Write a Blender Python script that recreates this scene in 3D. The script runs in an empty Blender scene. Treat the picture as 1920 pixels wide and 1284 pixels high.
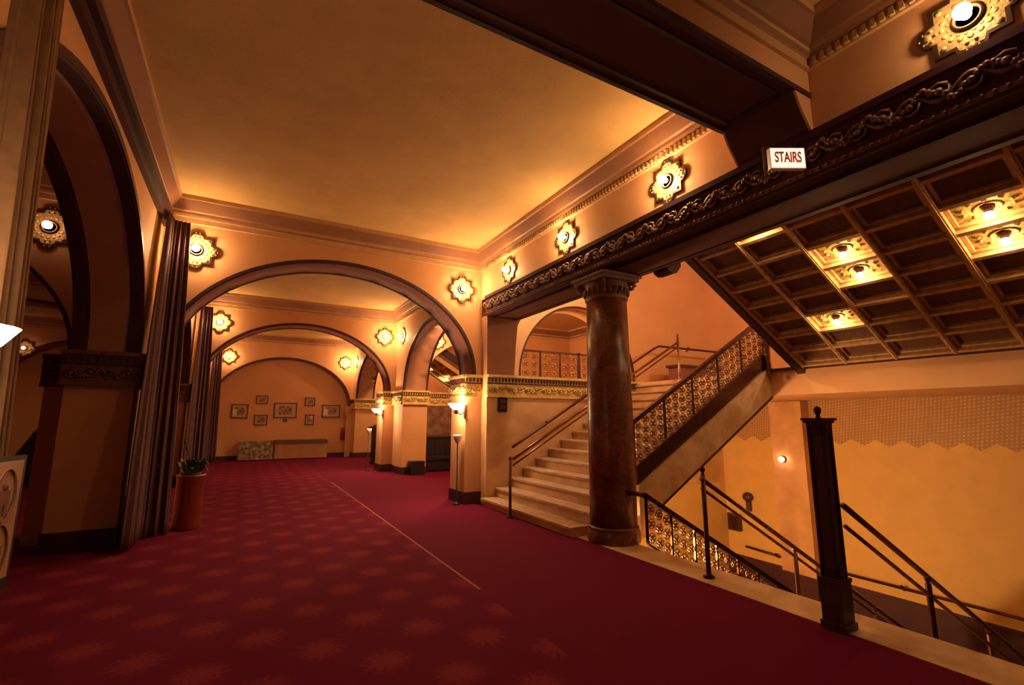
import bpy, math, random
from mathutils import Vector, Matrix
random.seed(7)
S = bpy.context.scene
COL = S.collection
PI = math.pi
cos, sin, sqrt = math.cos, math.sin, math.sqrt

# ------------------------------------------------------------------ materials
def nmat(name):
    m = bpy.data.materials.new(name); m.use_nodes = True
    nt = m.node_tree
    return m, nt, nt.nodes['Principled BSDF']

def mat(name, col, rough=.7, metal=0., var=.12, scale=6., bump=0., bscale=40., col2=None, spec=.4, coat=0.):
    m, nt, b = nmat(name)
    tc = nt.nodes.new('ShaderNodeTexCoord')
    n = nt.nodes.new('ShaderNodeTexNoise'); n.inputs['Scale'].default_value = scale; n.inputs['Detail'].default_value = 5
    nt.links.new(tc.outputs['Object'], n.inputs['Vector'])
    r = nt.nodes.new('ShaderNodeValToRGB')
    c2 = col2 or tuple(c*(1-var) for c in col)
    r.color_ramp.elements[0].position = .35; r.color_ramp.elements[0].color = (*c2, 1)
    r.color_ramp.elements[1].position = .65; r.color_ramp.elements[1].color = (*col, 1)
    nt.links.new(n.outputs['Fac'], r.inputs['Fac']); nt.links.new(r.outputs['Color'], b.inputs['Base Color'])
    b.inputs['Roughness'].default_value = rough; b.inputs['Metallic'].default_value = metal
    b.inputs['Specular IOR Level'].default_value = spec
    if coat: b.inputs['Coat Weight'].default_value = coat; b.inputs['Coat Roughness'].default_value = .1
    if bump:
        n2 = nt.nodes.new('ShaderNodeTexNoise'); n2.inputs['Scale'].default_value = bscale; n2.inputs['Detail'].default_value = 4
        nt.links.new(tc.outputs['Object'], n2.inputs['Vector'])
        bp = nt.nodes.new('ShaderNodeBump'); bp.inputs['Strength'].default_value = bump; bp.inputs['Distance'].default_value = .02
        nt.links.new(n2.outputs['Fac'], bp.inputs['Height']); nt.links.new(bp.outputs['Normal'], b.inputs['Normal'])
    return m

def glow(name, col, strength):
    m, nt, b = nmat(name)
    b.inputs['Base Color'].default_value = (.9, .85, .75, 1)
    b.inputs['Emission Color'].default_value = (*col, 1)
    b.inputs['Emission Strength'].default_value = strength
    return m

LIGHT = (1., .60, .27)
M = {}
M['plaster'] = mat('plaster_peach', (.67, .36, .17), .72, var=.08, scale=1.2, bump=.08, bscale=25)
M['ceiling'] = mat('ceiling_gold_paint', (.58, .36, .13), .8, var=.12, scale=2.5, bump=.1, bscale=30)
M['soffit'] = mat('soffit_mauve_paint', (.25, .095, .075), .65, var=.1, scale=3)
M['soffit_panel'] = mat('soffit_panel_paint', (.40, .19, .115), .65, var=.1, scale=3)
M['trim'] = mat('dark_trim_paint', (.06, .016, .022), .5, var=.2)
M['beam'] = mat('beam_maroon_paint', (.075, .022, .027), .75, var=.2, scale=4, spec=.15)
M['beam_soffit'] = mat('beam_brown_paint', (.105, .036, .028), .8, var=.15, scale=4, spec=.15)
M['carve'] = mat('carved_bronze_paint', (.21, .092, .062), .5, .1, var=.3, scale=18)
M['cornice'] = mat('cornice_brown_paint', (.27, .115, .055), .6, var=.12)
M['cornice_light'] = mat('cornice_gilt_paint', (.60, .36, .17), .5, var=.12)
M['marble'] = mat('cream_marble', (.74, .50, .29), .3, var=.3, scale=3.5, col2=(.52, .31, .17), spec=.5)
M['wallmarble'] = mat('honey_marble', (.66, .40, .20), .28, scale=2.2, col2=(.50, .28, .13), spec=.5)
M['tread'] = mat('worn_marble_tread', (.60, .42, .28), .4, var=.35, scale=7, col2=(.42, .27, .17))
M['gilt'] = mat('gilt_relief', (.78, .54, .20), .38, .35, var=.3, scale=14)
M['bronze'] = mat('dark_bronze', (.10, .036, .026), .32, .7, var=.3, scale=9)
M['brass'] = mat('aged_brass', (.34, .165, .075), .3, .85, var=.25, scale=9)
M['lattice'] = mat('gilt_bronze_scroll', (.42, .22, .09), .35, .7, var=.45, scale=16)
M['wood'] = mat('dark_wood', (.085, .034, .03), .4, var=.3, scale=8)
M['blackwood'] = mat('black_lacquer_wood', (.018, .012, .018), .4, var=.3, scale=8)
M['velvet'] = mat('mauve_velvet', (.11, .042, .048), .75, var=.25, scale=14)
M['goldvelvet'] = mat('gold_brown_velvet', (.30, .15, .06), .7, var=.2, scale=14)
M['coffer'] = mat('coffer_panel_brown', (.16, .06, .036), .6, var=.3, scale=22, bump=.3, bscale=60)
M['coffer_rib'] = mat('coffer_rib_gilt', (.62, .37, .16), .5, .1, var=.3, scale=16)
M['coffer_relief'] = mat('coffer_relief_gilt', (.44, .29, .09), .5, .1, var=.65, scale=26)
M['copper'] = mat('copper_bin', (.40, .12, .055), .35, .75, var=.2)
M['leaf'] = mat('dark_leaf', (.035, .05, .022), .5, var=.4)
M['rim'] = mat('lamp_rim_bronze', (.05, .022, .012), .45, .4, var=.3)
M['plate'] = mat('lamp_plate_gilt', (.46, .31, .13), .4, .25, var=.3, scale=18, bump=.3, bscale=50)
M['signred'] = mat('sign_red', (.65, .06, .03), .5)
M['signface'] = glow('sign_face', (1., .50, .36), .5)
M['board'] = mat('cream_board', (.52, .30, .17), .6)
M['seam'] = mat('carpet_seam', (.36, .10, .07), .9)
M['boardink'] = mat('brown_ink', (.24, .10, .05), .6)
M['black'] = mat('black_paint', (.014, .010, .012), .5)
M['red'] = mat('extinguisher_red', (.28, .02, .015), .35)
M['white'] = mat('pale_enamel', (.75, .62, .55), .35)
M['mat_paper'] = mat('picture_mat', (.55, .38, .25), .7)
M['photo'] = mat('picture_print', (.13, .06, .04), .5, scale=9, col2=(.45, .28, .18))
M['frame'] = mat('picture_frame_wood', (.14, .06, .035), .45)
M['cloth'] = mat('patterned_cloth', (.42, .36, .27), .8, scale=9, col2=(.12, .075, .05))
M['tablecloth'] = mat('peach_tablecloth', (.48, .26, .14), .8)
M['relief'] = mat('mottled_panel', (.22, .115, .075), .5, scale=5, col2=(.10, .045, .035), bump=.4, bscale=8)
M['darkfloor'] = mat('dark_stair_carpet', (.05, .012, .012), .9)
M['bulb'] = glow('lamp_bulb', (1., .60, .27), 100)
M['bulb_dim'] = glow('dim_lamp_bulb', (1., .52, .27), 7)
M['bulb_low'] = glow('worn_lamp_bulb', (1., .62, .30), 26)
M['coffer_bulb'] = glow('coffer_bulb', (1., .62, .27), 62)
M['shade_dim'] = glow('dim_glass_shade', (1., .70, .44), 9)
M['shade'] = glow('glass_shade', (1., .64, .34), 42)

def carpet_mat():
    m, nt, b = nmat('crimson_carpet')
    N = nt.nodes.new; L = nt.links.new
    def math_(op, a, bb=None, c=None):
        n = N('ShaderNodeMath'); n.operation = op
        for i, v in enumerate((a, bb, c)):
            if v is None: continue
            if isinstance(v, (int, float)): n.inputs[i].default_value = v
            else: L(v, n.inputs[i])
        return n.outputs[0]
    tc = N('ShaderNodeTexCoord'); sp = N('ShaderNodeSeparateXYZ'); L(tc.outputs['Object'], sp.inputs[0])
    x, y = sp.outputs['X'], sp.outputs['Y']
    px, py = .73, .77
    u = math_('DIVIDE', math_('SUBTRACT', x, .97), px); v = math_('DIVIDE', math_('SUBTRACT', y, 3.43), py)
    nz = N('ShaderNodeTexNoise'); nz.inputs['Scale'].default_value = 34; nz.inputs['Detail'].default_value = 4
    L(tc.outputs['Object'], nz.inputs['Vector'])
    def d(off):
        du = math_('MULTIPLY', math_('SUBTRACT', math_('FRACT', math_('ADD', u, off)), .5), px)
        dv = math_('MULTIPLY', math_('SUBTRACT', math_('FRACT', math_('ADD', v, off)), .5), py)
        rad = math_('SQRT', math_('ADD', math_('MULTIPLY', du, du), math_('MULTIPLY', dv, dv)))
        ang = math_('ARCTAN2', dv, du)
        pet = math_('MULTIPLY', math_('SINE', math_('MULTIPLY', ang, 12.)), .014)
        return math_('ADD', rad, pet)
    dd = math_('MINIMUM', d(.5), d(0.))
    dd = math_('ADD', dd, math_('MULTIPLY', math_('SUBTRACT', nz.outputs['Fac'], .5), .26))
    mr = N('ShaderNodeMapRange'); mr.interpolation_type = 'SMOOTHSTEP'
    mr.inputs['From Min'].default_value = .20; mr.inputs['From Max'].default_value = .05
    L(dd, mr.inputs['Value'])
    mask = math_('LESS_THAN', x, 2.07)
    fac = math_('MULTIPLY', math_('MULTIPLY', mr.outputs[0], mask), .8)
    mx = N('ShaderNodeMix'); mx.data_type = 'RGBA'
    L(fac, mx.inputs['Factor'])
    mx.inputs['A'].default_value = (.150, .004, .034, 1); mx.inputs['B'].default_value = (.26, .027, .044, 1)
    fine = N('ShaderNodeTexNoise'); fine.inputs['Scale'].default_value = 160; L(tc.outputs['Object'], fine.inputs['Vector'])
    m2 = N('ShaderNodeMix'); m2.data_type = 'RGBA'; m2.blend_type = 'MULTIPLY'; m2.inputs['Factor'].default_value = .3
    L(mx.outputs['Result'], m2.inputs['A']); L(fine.outputs['Fac'], m2.inputs['B'])
    L(m2.outputs['Result'], b.inputs['Base Color'])
    b.inputs['Roughness'].default_value = .95; b.inputs['Specular IOR Level'].default_value = .1
    bp = N('ShaderNodeBump'); bp.inputs['Strength'].default_value = .3; bp.inputs['Distance'].default_value = .01
    L(fine.outputs['Fac'], bp.inputs['Height']); L(bp.outputs['Normal'], b.inputs['Normal'])
    return m
M['carpet'] = carpet_mat()

def column_mat():
    m, nt, b = nmat('red_brown_marble')
    N = nt.nodes.new; L = nt.links.new
    tc = N('ShaderNodeTexCoord')
    v = N('ShaderNodeTexVoronoi'); v.inputs['Scale'].default_value = 26; L(tc.outputs['Object'], v.inputs['Vector'])
    n = N('ShaderNodeTexNoise'); n.inputs['Scale'].default_value = 3.2; n.inputs['Detail'].default_value = 7; n.inputs['Distortion'].default_value = 1.2
    L(tc.outputs['Object'], n.inputs['Vector'])
    r = N('ShaderNodeValToRGB'); e = r.color_ramp.elements
    e[0].position = .3; e[0].color = (.07, .022, .02, 1); e[1].position = .72; e[1].color = (.27, .092, .055, 1)
    L(n.outputs['Fac'], r.inputs['Fac'])
    r2 = N('ShaderNodeValToRGB'); r2.color_ramp.elements[0].color = (.6, .5, .45, 1); r2.color_ramp.elements[1].color = (1.3, 1.2, 1.1, 1)
    L(v.outputs['Distance'], r2.inputs['Fac'])
    mx = N('ShaderNodeMix'); mx.data_type = 'RGBA'; mx.blend_type = 'MULTIPLY'; mx.inputs['Factor'].default_value = 1
    L(r.outputs['Color'], mx.inputs['A']); L(r2.outputs['Color'], mx.inputs['B']); L(mx.outputs['Result'], b.inputs['Base Color'])
    b.inputs['Roughness'].default_value = .34; b.inputs['Specular IOR Level'].default_value = .5
    return m
M['column'] = column_mat()

def wallpaper_mat():
    # plain gold wall; the figured frieze is a separate band below
    return mat('gold_wallpaper', (.70, .45, .14), .6, var=.08, scale=3)
M['wallpaper'] = wallpaper_mat()

def frieze_mat():
    m, nt, b = nmat('stencilled_frieze')
    N = nt.nodes.new; L = nt.links.new
    tc = N('ShaderNodeTexCoord'); sp = N('ShaderNodeSeparateXYZ'); L(tc.outputs['Object'], sp.inputs[0])
    def mth(op, a, c=None):
        n = N('ShaderNodeMath'); n.operation = op
        for i, v in enumerate((a, c)):
            if v is None: continue
            if isinstance(v, (int, float)): n.inputs[i].default_value = v
            else: L(v, n.inputs[i])
        return n.outputs[0]
    y, z = sp.outputs['Y'], sp.outputs['Z']
    K = 60.
    w1 = mth('SINE', mth('MULTIPLY', mth('ADD', y, z), K)); w2 = mth('SINE', mth('MULTIPLY', mth('SUBTRACT', y, z), K*.75))
    nz = N('ShaderNodeTexNoise'); nz.inputs['Scale'].default_value = 5; L(tc.outputs['Object'], nz.inputs['Vector'])
    f = mth('ADD', mth('MULTIPLY', w1, w2), mth('SUBTRACT', nz.outputs['Fac'], .5))
    r = N('ShaderNodeValToRGB'); e = r.color_ramp.elements
    e[0].position = .15; e[0].color = (.38, .21, .085, 1); e[1].position = .7; e[1].color = (.58, .36, .14, 1)
    L(f, r.inputs['Fac']); L(r.outputs['Color'], b.inputs['Base Color'])
    b.inputs['Roughness'].default_value = .55
    return m
M['frieze'] = frieze_mat()

# ------------------------------------------------------------------ mesh builder
class MB:
    def __init__(s): s.v = []; s.f = []; s.m = []; s.sm = []
    def add(s, vs, fs, mi=0, smooth=False):
        o = len(s.v); s.v += [tuple(p) for p in vs]
        for f in fs: s.f.append(tuple(i+o for i in f)); s.m.append(mi); s.sm.append(smooth)
    def quad(s, a, b, c, d, mi=0): s.add([a, b, c, d], [(0, 1, 2, 3)], mi)
    def box(s, x0, x1, y0, y1, z0, z1, mi=0):
        vs = [(x, y, z) for x in (x0, x1) for y in (y0, y1) for z in (z0, z1)]
        s.add(vs, [(0, 1, 3, 2), (4, 6, 7, 5), (0, 4, 5, 1), (2, 3, 7, 6), (0, 2, 6, 4), (1, 5, 7, 3)], mi)
    def prism(s, poly, P, d0, d1, mi=0, side=None):
        n = len(poly)
        vs = [P(a, b, d0) for a, b in poly] + [P(a, b, d1) for a, b in poly]
        s.add(vs, [tuple(range(n)), tuple(range(2*n-1, n-1, -1))], mi)
        s.add(vs, [(i, (i+1) % n, n+(i+1) % n, n+i) for i in range(n)], mi if side is None else side)
    def tube(s, path, r, n=8, mi=0, closed=False, smooth=True, flat=1.):
        pts = [Vector(p) for p in path]; N = len(pts); rings = []
        rr = r if isinstance(r, (list, tuple)) else [r]*N
        up = Vector((0, 0, 1))
        for i, p in enumerate(pts):
            a = pts[(i-1) % N] if (closed or i > 0) else p; b = pts[(i+1) % N] if (closed or i < N-1) else p
            t = (b-a).normalized()
            x = t.cross(up)
            if x.length < 1e-3: x = t.cross(Vector((0, 1, 0)))
            x.normalize(); y = t.cross(x).normalized()
            rings.append([p + x*cos(2*PI*k/n)*rr[i]*flat + y*sin(2*PI*k/n)*rr[i] for k in range(n)])
        vs = [q for ring in rings for q in ring]; fs = []
        for i in range(N if closed else N-1):
            j = (i+1) % N
            for k in range(n): fs.append((i*n+k, i*n+(k+1) % n, j*n+(k+1) % n, j*n+k))
        if not closed: fs += [tuple(range(n))[::-1], tuple((N-1)*n+k for k in range(n))]
        s.add(vs, fs, mi, smooth)
    def lathe(s, prof, c=(0, 0, 0), n=24, mi=0, axis='z', smooth=True, squash=1.):
        vs = []; N = len(prof)
        for r, h in prof:
            for k in range(n):
                a = 2*PI*k/n; x, y = r*cos(a), r*sin(a)*squash
                if axis == 'z': vs.append((c[0]+x, c[1]+y, c[2]+h))
                elif axis == '-y': vs.append((c[0]+x, c[1]-h, c[2]+y))
                else: vs.append((c[0]+h, c[1]+x, c[2]+y))
        fs = [(i*n+k, i*n+(k+1) % n, (i+1)*n+(k+1) % n, (i+1)*n+k) for i in range(N-1) for k in range(n)]
        fs += [tuple(range(n))[::-1], tuple((N-1)*n+k for k in range(n))]
        s.add(vs, fs, mi, smooth)
    def ball(s, c, r, n=12, mi=0, sc=(1, 1, 1)):
        h = max(4, n//2)
        vs = [(c[0]+r*sc[0]*sin(PI*i/h)*cos(2*PI*k/n), c[1]+r*sc[1]*sin(PI*i/h)*sin(2*PI*k/n), c[2]+r*sc[2]*cos(PI*i/h)) for i in range(h+1) for k in range(n)]
        fs = [(i*n+k, (i+1)*n+k, (i+1)*n+(k+1) % n, i*n+(k+1) % n) for i in range(h) for k in range(n)]
        s.add(vs, fs, mi, True)
    def build(s, name, mats, parent=None, kind=None, loc=None, fix=True):
        me = bpy.data.meshes.new(name); me.from_pydata(s.v, [], s.f)
        if not isinstance(mats, (list, tuple)): mats = [mats]
        for m in mats: me.materials.append(M[m])
        for p, mi, sm in zip(me.polygons, s.m, s.sm): p.material_index = mi; p.use_smooth = sm
        if fix:
            import bmesh
            bm = bmesh.new(); bm.from_mesh(me)
            bmesh.ops.remove_doubles(bm, verts=bm.verts, dist=1e-5)
            bmesh.ops.recalc_face_normals(bm, faces=bm.faces); bm.to_mesh(me); bm.free()
        me.update()
        o = bpy.data.objects.new(name, me); COL.objects.link(o)
        if parent: o.parent = parent
        if kind: o['kind'] = kind
        if loc: o.location = loc
        return o

def tag(o, label, cat, group=None):
    o['label'] = label; o['category'] = cat
    if group: o['group'] = group
    return o
def thing(name, label, cat, loc=(0, 0, 0), rz=0., group=None):
    o = bpy.data.objects.new(name, None); COL.objects.link(o)
    o.location = loc; o.rotation_euler = (0, 0, rz); o.empty_display_size = .1
    return tag(o, label, cat, group)
def kids(o): return [c for c in bpy.data.objects if c.parent == o]
def dup(o, parent=None):
    c = o.copy(); COL.objects.link(c)
    if parent: c.parent = parent
    for k in kids(o): dup(k, c)
    return c
def struct(mb, name, mats): return mb.build(name, mats, kind='structure')

# ------------------------------------------------------------------ dimensions
XL, XR, ZC = -1.3, 4.1, 5.0          # nave faces of the left arcade and right wall, ceiling
T = .7                               # arch wall thickness
YW = (8.55, 14.9, 21.5)              # front faces of the three cross walls
PX = lambda u, z, t: (u, t, z)       # wall lying along x
PY = lambda u, z, t: (t, u, z)       # wall lying along y

def arch_wall(mb, P, u0, u1, zb, ztop, arches, t0, t1, face=0, sof=1):
    """wall from u0 to u1 with elliptical arches (c, a, spring, b), faces at t0 (front) and t1 (back)"""
    us = {u0, u1}; n = 36
    for c, a, sp, b in arches:
        for k in range(n+1):
            u = c - a*cos(PI*k/n)
            if u0 < u < u1: us.add(round(u, 6))
    us = sorted(us)
    def low(u, mid):
        for c, a, sp, b in arches:
            if c-a < mid < c+a: return sp + b*sqrt(max(0, 1-((u-c)/a)**2)), True
        return zb, False
    for p, q in zip(us, us[1:]):
        mid = (p+q)/2; zp, op = low(p, mid); zq, _ = low(q, mid)
        for t in (t0, t1): mb.quad(P(p, zp, t), P(q, zq, t), P(q, ztop, t), P(p, ztop, t), face)
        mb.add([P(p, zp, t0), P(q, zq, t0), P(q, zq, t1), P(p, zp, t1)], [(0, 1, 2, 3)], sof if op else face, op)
        mb.quad(P(p, ztop, t0), P(q, ztop, t0), P(q, ztop, t1), P(p, ztop, t1), face)
    for c, a, sp, b in arches:
        for u in (c-a, c+a):
            if u0 < u < u1: mb.quad(P(u, zb, t0), P(u, sp, t0), P(u, sp, t1), P(u, zb, t1), face)
    for u in (u0, u1): mb.quad(P(u, zb, t0), P(u, ztop, t0), P(u, ztop, t1), P(u, zb, t1), face)

def arch_band(mb, P, arch, t, w=.045, d=.015, mi=0, ulim=(-99, 99), inside=False, n=48, sp_ext=0.):
    """thin moulding following an arch: on the face at t (outside the opening) or, inside=True, lining the soffit"""
    c, a, sp, b = arch
    pts = [(c-a*cos(PI*k/n), sp+b*sin(PI*k/n), -cos(PI*k/n), sin(PI*k/n)) for k in range(n+1)]
    if sp_ext: pts = [(c-a, sp-sp_ext, -1, 0)] + pts + [(c+a, sp-sp_ext, 1, 0)]
    pts = [p for p in pts if ulim[0] <= p[0] <= ulim[1]]
    for p, q in zip(pts, pts[1:]):
        if inside:   # strip hung just under the soffit, from t to t+w
            ring = lambda s: [P(s[0], s[1], t), P(s[0], s[1], t+w), P(s[0]-s[2]*d, s[1]-s[3]*d, t+w), P(s[0]-s[2]*d, s[1]-s[3]*d, t)]
        else:
            ring = lambda s: [P(s[0], s[1], t), P(s[0]+s[2]*w, s[1]+s[3]*w, t), P(s[0]+s[2]*w, s[1]+s[3]*w, t-d), P(s[0], s[1], t-d)]
        A, B = ring(p), ring(q)
        mb.add(A+B, [(i, (i+1) % 4, 4+(i+1) % 4, 4+i) for i in range(4)], mi, False)

def leafrun(mb, P, u0, u1, z0, z1, t, out, pitch, mi=0, seed=1):
    """carved running scroll between z0 and z1 on the face at t, relief going to t+out"""
    rnd = random.Random(seed); n = max(1, int(round((u1-u0)/pitch))); pt = (u1-u0)/n; h = z1-z0; zc = (z0+z1)/2
    path = []
    for i in range(n*8+1):
        u = u0 + pt*i/8; path.append(P(u, zc + .22*h*sin(PI*i/4*.5), t+out*.5))
    mb.tube(path, h*.055, 5, mi)
    for i in range(n):
        c = u0 + pt*(i+.5); s = 1 if i % 2 else -1
        ring = [P(c + h*.24*cos(a*PI/4)*1., zc + s*h*.04 + h*.24*sin(a*PI/4), t+out*.6) for a in range(8)]
        mb.tube(ring, h*.055, 5, mi, closed=True)
        mb.ball(P(c, zc+s*h*.04, t+out*.6), h*.12, 8, mi)
        for a in range(5):
            ang = s*(PI/2) + (a-2)*.55
            p = P(c + pt*.5 + h*.22*cos(ang), zc - s*h*.05 + h*.30*sin(ang)*(.8+.3*rnd.random()), t+out*.6)
            mb.ball(p, h*.10, 6, mi)

def cap_band(mb, P, u0, u1, t, out, z0=2.05, z1=2.46, g=0, d=1, fill=True):
    """capital band: fascia, gilt scroll, dentil row and shelf. out = signed direction away from the wall"""
    s = 1 if out > 0 else -1
    def bx(a, b, zz0, zz1, o, mi):
        p = P(a, zz0, t); q = P(b, zz1, t+o)
        mb.box(min(p[0], q[0]), max(p[0], q[0]), min(p[1], q[1]), max(p[1], q[1]), zz0, zz1, mi)
    bx(u0, u1, z0, z0+.25, s*.02, g)
    bx(u0, u1, z0-.03, z0+.012, s*.04, g); bx(u0, u1, z0+.235, z0+.26, s*.045, d)
    bx(u0, u1, z0+.26, z1-.05, s*.03, g); bx(u0, u1, z1-.05, z1, s*.08, g)
    leafrun(mb, P, u0+.01, u1-.01, z0+.02, z0+.23, t+s*.02, s*.03, .2, g, 3)
    k = int((u1-u0)/.075)
    for i in range(k):
        c = u0+(u1-u0)*(i+.5)/k; bx(c-.018, c+.018, z0+.275, z1-.06, s*.05, d)

PROF = [(0, 4.615), (.035, 4.615), (.035, 4.70), (.055, 4.70), (.075, 4.735), (.075, 4.775), (.10, 4.79), (.19, 4.93), (.215, 4.94), (.215, ZC), (0, ZC)]
PMAT = [1, 1, 1, 0, 1, 0, 0, 0, 1, 1, 1]
def cornice_run(mb, P, u0, u1, t, s, m0=True, m1=True, dent=True):
    """cornice along u on the wall face at t, growing in direction s; ends mitred"""
    for (d0, z0), (d1, z1), mi in zip(PROF, PROF[1:], PMAT):
        a0, a1 = (u0+d0 if m0 else u0), (u0+d1 if m0 else u0); b0, b1 = (u1-d0 if m1 else u1), (u1-d1 if m1 else u1)
        mb.quad(P(a0, z0, t+s*d0), P(b0, z0, t+s*d0), P(b1, z1, t+s*d1), P(a1, z1, t+s*d1), mi)
    if dent:
        n = int((u1-u0)/.062)
        for i in range(n):
            c = u0 + (u1-u0)*(i+.5)/n
            if (m0 and c < u0+.07) or (m1 and c > u1-.07): continue
            p = P(c-.016, 4.628, t+s*.03); q = P(c+.016, 4.692, t+s*.062)
            mb.box(min(p[0], q[0]), max(p[0], q[0]), min(p[1], q[1]), max(p[1], q[1]), 4.628, 4.692, 1)

def cornice_bay(name, x0, x1, y0, y1, dent_right=True):
    mb = MB()
    cornice_run(mb, PX, x0, x1, y0, 1, dent=False); cornice_run(mb, PX, x0, x1, y1, -1, dent=False)
    cornice_run(mb, PY, y0, y1, x0, 1, dent=False); cornice_run(mb, PY, y0, y1, x1, -1, dent=dent_right)
    return struct(mb, name, ['cornice', 'cornice_light'])

# ------------------------------------------------------------------ floor, ceiling
mb = MB(); mb.box(-7.6, XR, -9, 22.1, -.25, 0); mb.box(XR, 11, 8.9, 14.95, -.25, 0); mb.box(XR, 11, 15.3, 22.1, -.25, 0)
struct(mb, 'floor', 'carpet')
mb = MB(); mb.box(2.065, 2.092, 4.32, 13.1, 0, .004)
o = mb.build('trim_1', 'seam', kind='structure')
mb = MB(); mb.box(-7.6, 4.1, -9, 22.1, ZC, ZC+.2); mb.box(4.1, 11.3, 9.25, 22.1, ZC, ZC+.2); struct(mb, 'ceiling', 'ceiling')
mb = MB(); mb.box(4.1, 11.3, -9.2, 9.25, 6.6, 6.8); struct(mb, 'ceiling.001', 'ceiling')

# ------------------------------------------------------------------ cross walls of the hall
A_HALL = lambda c: (c, 2.53, 2.45, 1.88)
for i, y in enumerate(YW):
    mb = MB(); last = i == 2
    ar = A_HALL(1.4) if not last else (1.4, 2.56, 2.15, 1.92)
    yb = y+T if not last else y+.45
    arch_wall(mb, PX, XL, XR, 0, ZC, [ar], y, yb)
    arch_band(mb, PX, ar, y, .05, .018, 2); arch_band(mb, PX, ar, y, .05, .012, 2, inside=True)
    if not last:
        arch_band(mb, PX, ar, yb-.06, .06, .012, 2, inside=True)
        mb.box(3.76, XR-.002, y-.012, yb+.012, 0, 2.06, 0)                  # lower pier below the impost
        mb.box(XL+.002, -.96, y-.012, yb+.012, 0, 2.06, 0)
        cap_band(mb, PX, 3.72, XR+.02, y-.012, -1, g=3, d=4); cap_band(mb, PY, y-.06, yb+.04, 3.76, -1, g=3, d=4)
        mb.box(3.752, XR-.002, y-.014, yb+.014, 2.06, 2.44, 3)
        mb.box(3.73, XR+.03, y-.03, yb, 0, .22, 4)           # dark plinth
    else:
        mb.box(3.85, XR, y-.03, y, 0, 2.1, 0); cap_band(mb, PX, 3.8, XR+.3, y-.03, -1, z0=1.75, z1=2.12, g=0, d=0)
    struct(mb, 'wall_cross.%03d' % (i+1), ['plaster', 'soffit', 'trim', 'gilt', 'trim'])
mb = MB(); mb.box(XL-.7, 11, YW[2]+.45, YW[2]+.6, 0, ZC); struct(mb, 'wall_back', 'plaster')
mb = MB(); mb.box(XL, XR, YW[2]+.425, YW[2]+.45, 0, .16); struct(mb, 'baseboard_back', 'trim')

# left arcade
C_ARC = ((-1.25, 2.4), (5.35, 2.58), (11.85, 2.4), (18.4, 2.4))
mb = MB(); ars = [(c, a, 2.45, 1.88) for c, a in C_ARC]
arch_wall(mb, PY, -9, 21.95, 0, ZC, ars, XL, XL-T)
for a in ars:
    arch_band(mb, PY, a, XL, .07, -.02, 2)
    for t0 in (XL-.13, XL-T): arch_band(mb, PY, a, t0, .13, .014, 2, inside=True)
    arch_band(mb, PY, a, XL-.17-.36, .36, .006, 5, inside=True)
for (c, a), (c2, a2) in zip(C_ARC, C_ARC[1:]):
    y0, y1 = c+a, c2-a2
    mb.box(XL-T-.04, XL+.04, y0-.06, y1+.06, 2.06, 2.44, 3); mb.box(XL-T-.02, XL+.02, y0-.03, y1+.03, 0, .24, 4)
    cap_band(mb, PX, XL-T-.04, XL+.04, y0-.06, -1, g=3, d=4)
    cap_band(mb, PY, y0-.06, y1+.06, XL+.04, 1, g=3, d=4)
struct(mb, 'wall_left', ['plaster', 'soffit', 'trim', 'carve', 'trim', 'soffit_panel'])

# left aisle beyond the arcade
for i, y in enumerate((YW[0], YW[1], YW[2])):
    mb = MB(); ar = A_HALL(-4.7)
    arch_wall(mb, PX, -7.4, XL-T, 0, ZC, [ar], y, y+T)
    arch_band(mb, PX, ar, y, .05, .018, 2)
    mb.box(XL-T-.35, XL-T-.002, y-.012, y+T+.012, 0, 2.06, 0); mb.box(-7.398, -7.05, y-.012, y+T+.012, 0, 2.06, 0)
    cap_band(mb, PX, XL-T-.4, XL-T, y, -1, g=3, d=2)
    struct(mb, 'wall_aisle.%03d' % (i+1), ['plaster', 'soffit', 'trim', 'carve'])
mb = MB(); mb.box(-7.6, -7.4, -9, 22.1, 0, ZC); struct(mb, 'wall_aisle_outer', 'plaster')
mb = MB(); mb.box(-7.6, XL-T, YW[2]+T, YW[2]+T+.15, 0, ZC); struct(mb, 'wall_aisle_back', 'plaster')
mb = MB(); mb.box(-7.6, 11.3, -9.2, -9, -2.6, 6.6); struct(mb, 'wall_front', 'plaster')

# right wall above the carved beam, and the two arched bays further back
mb = MB(); mb.box(XR, 4.90, -9, YW[0], 4.02, 6.6); struct(mb, 'wall_right', 'plaster')
TR = .75
for k, (y0, y1, c, a) in enumerate(((YW[0]+T, YW[1], 11.72, 2.18), (YW[1]+T, YW[2], 18.5, 2.3))):
    mb = MB(); ar = (c, a, 2.42, 1.76)
    arch_wall(mb, PY, y0, y1, 0, ZC, [ar], XR, XR+TR)
    arch_band(mb, PY, ar, XR, .05, .018, 2); arch_band(mb, PY, ar, XR+.0, .06, .012, 2, inside=True); arch_band(mb, PY, ar, XR+TR-.06, .06, .012, 2, inside=True)
    for p, q in ((y0, c-a), (c+a, y1)):
        mb.box(XR-.04, XR+TR+.04, p-(.04 if p == c+a else -.003), q+(.04 if q == c-a else -.003), 2.06, 2.42, 3)
        if p == c+a: cap_band(mb, PX, XR-.04, XR+TR+.04, p-.04, -1, z1=2.44, g=3, d=2)
        cap_band(mb, PY, p, q, XR-.04, -1, z1=2.44, g=3, d=2)
        mb.box(XR-.03, XR+TR+.03, p-.02, q+.02, 0, .2, 2)
    struct(mb, 'wall_right.%03d' % (k+1), ['plaster', 'soffit_panel', 'trim', 'gilt'])

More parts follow.
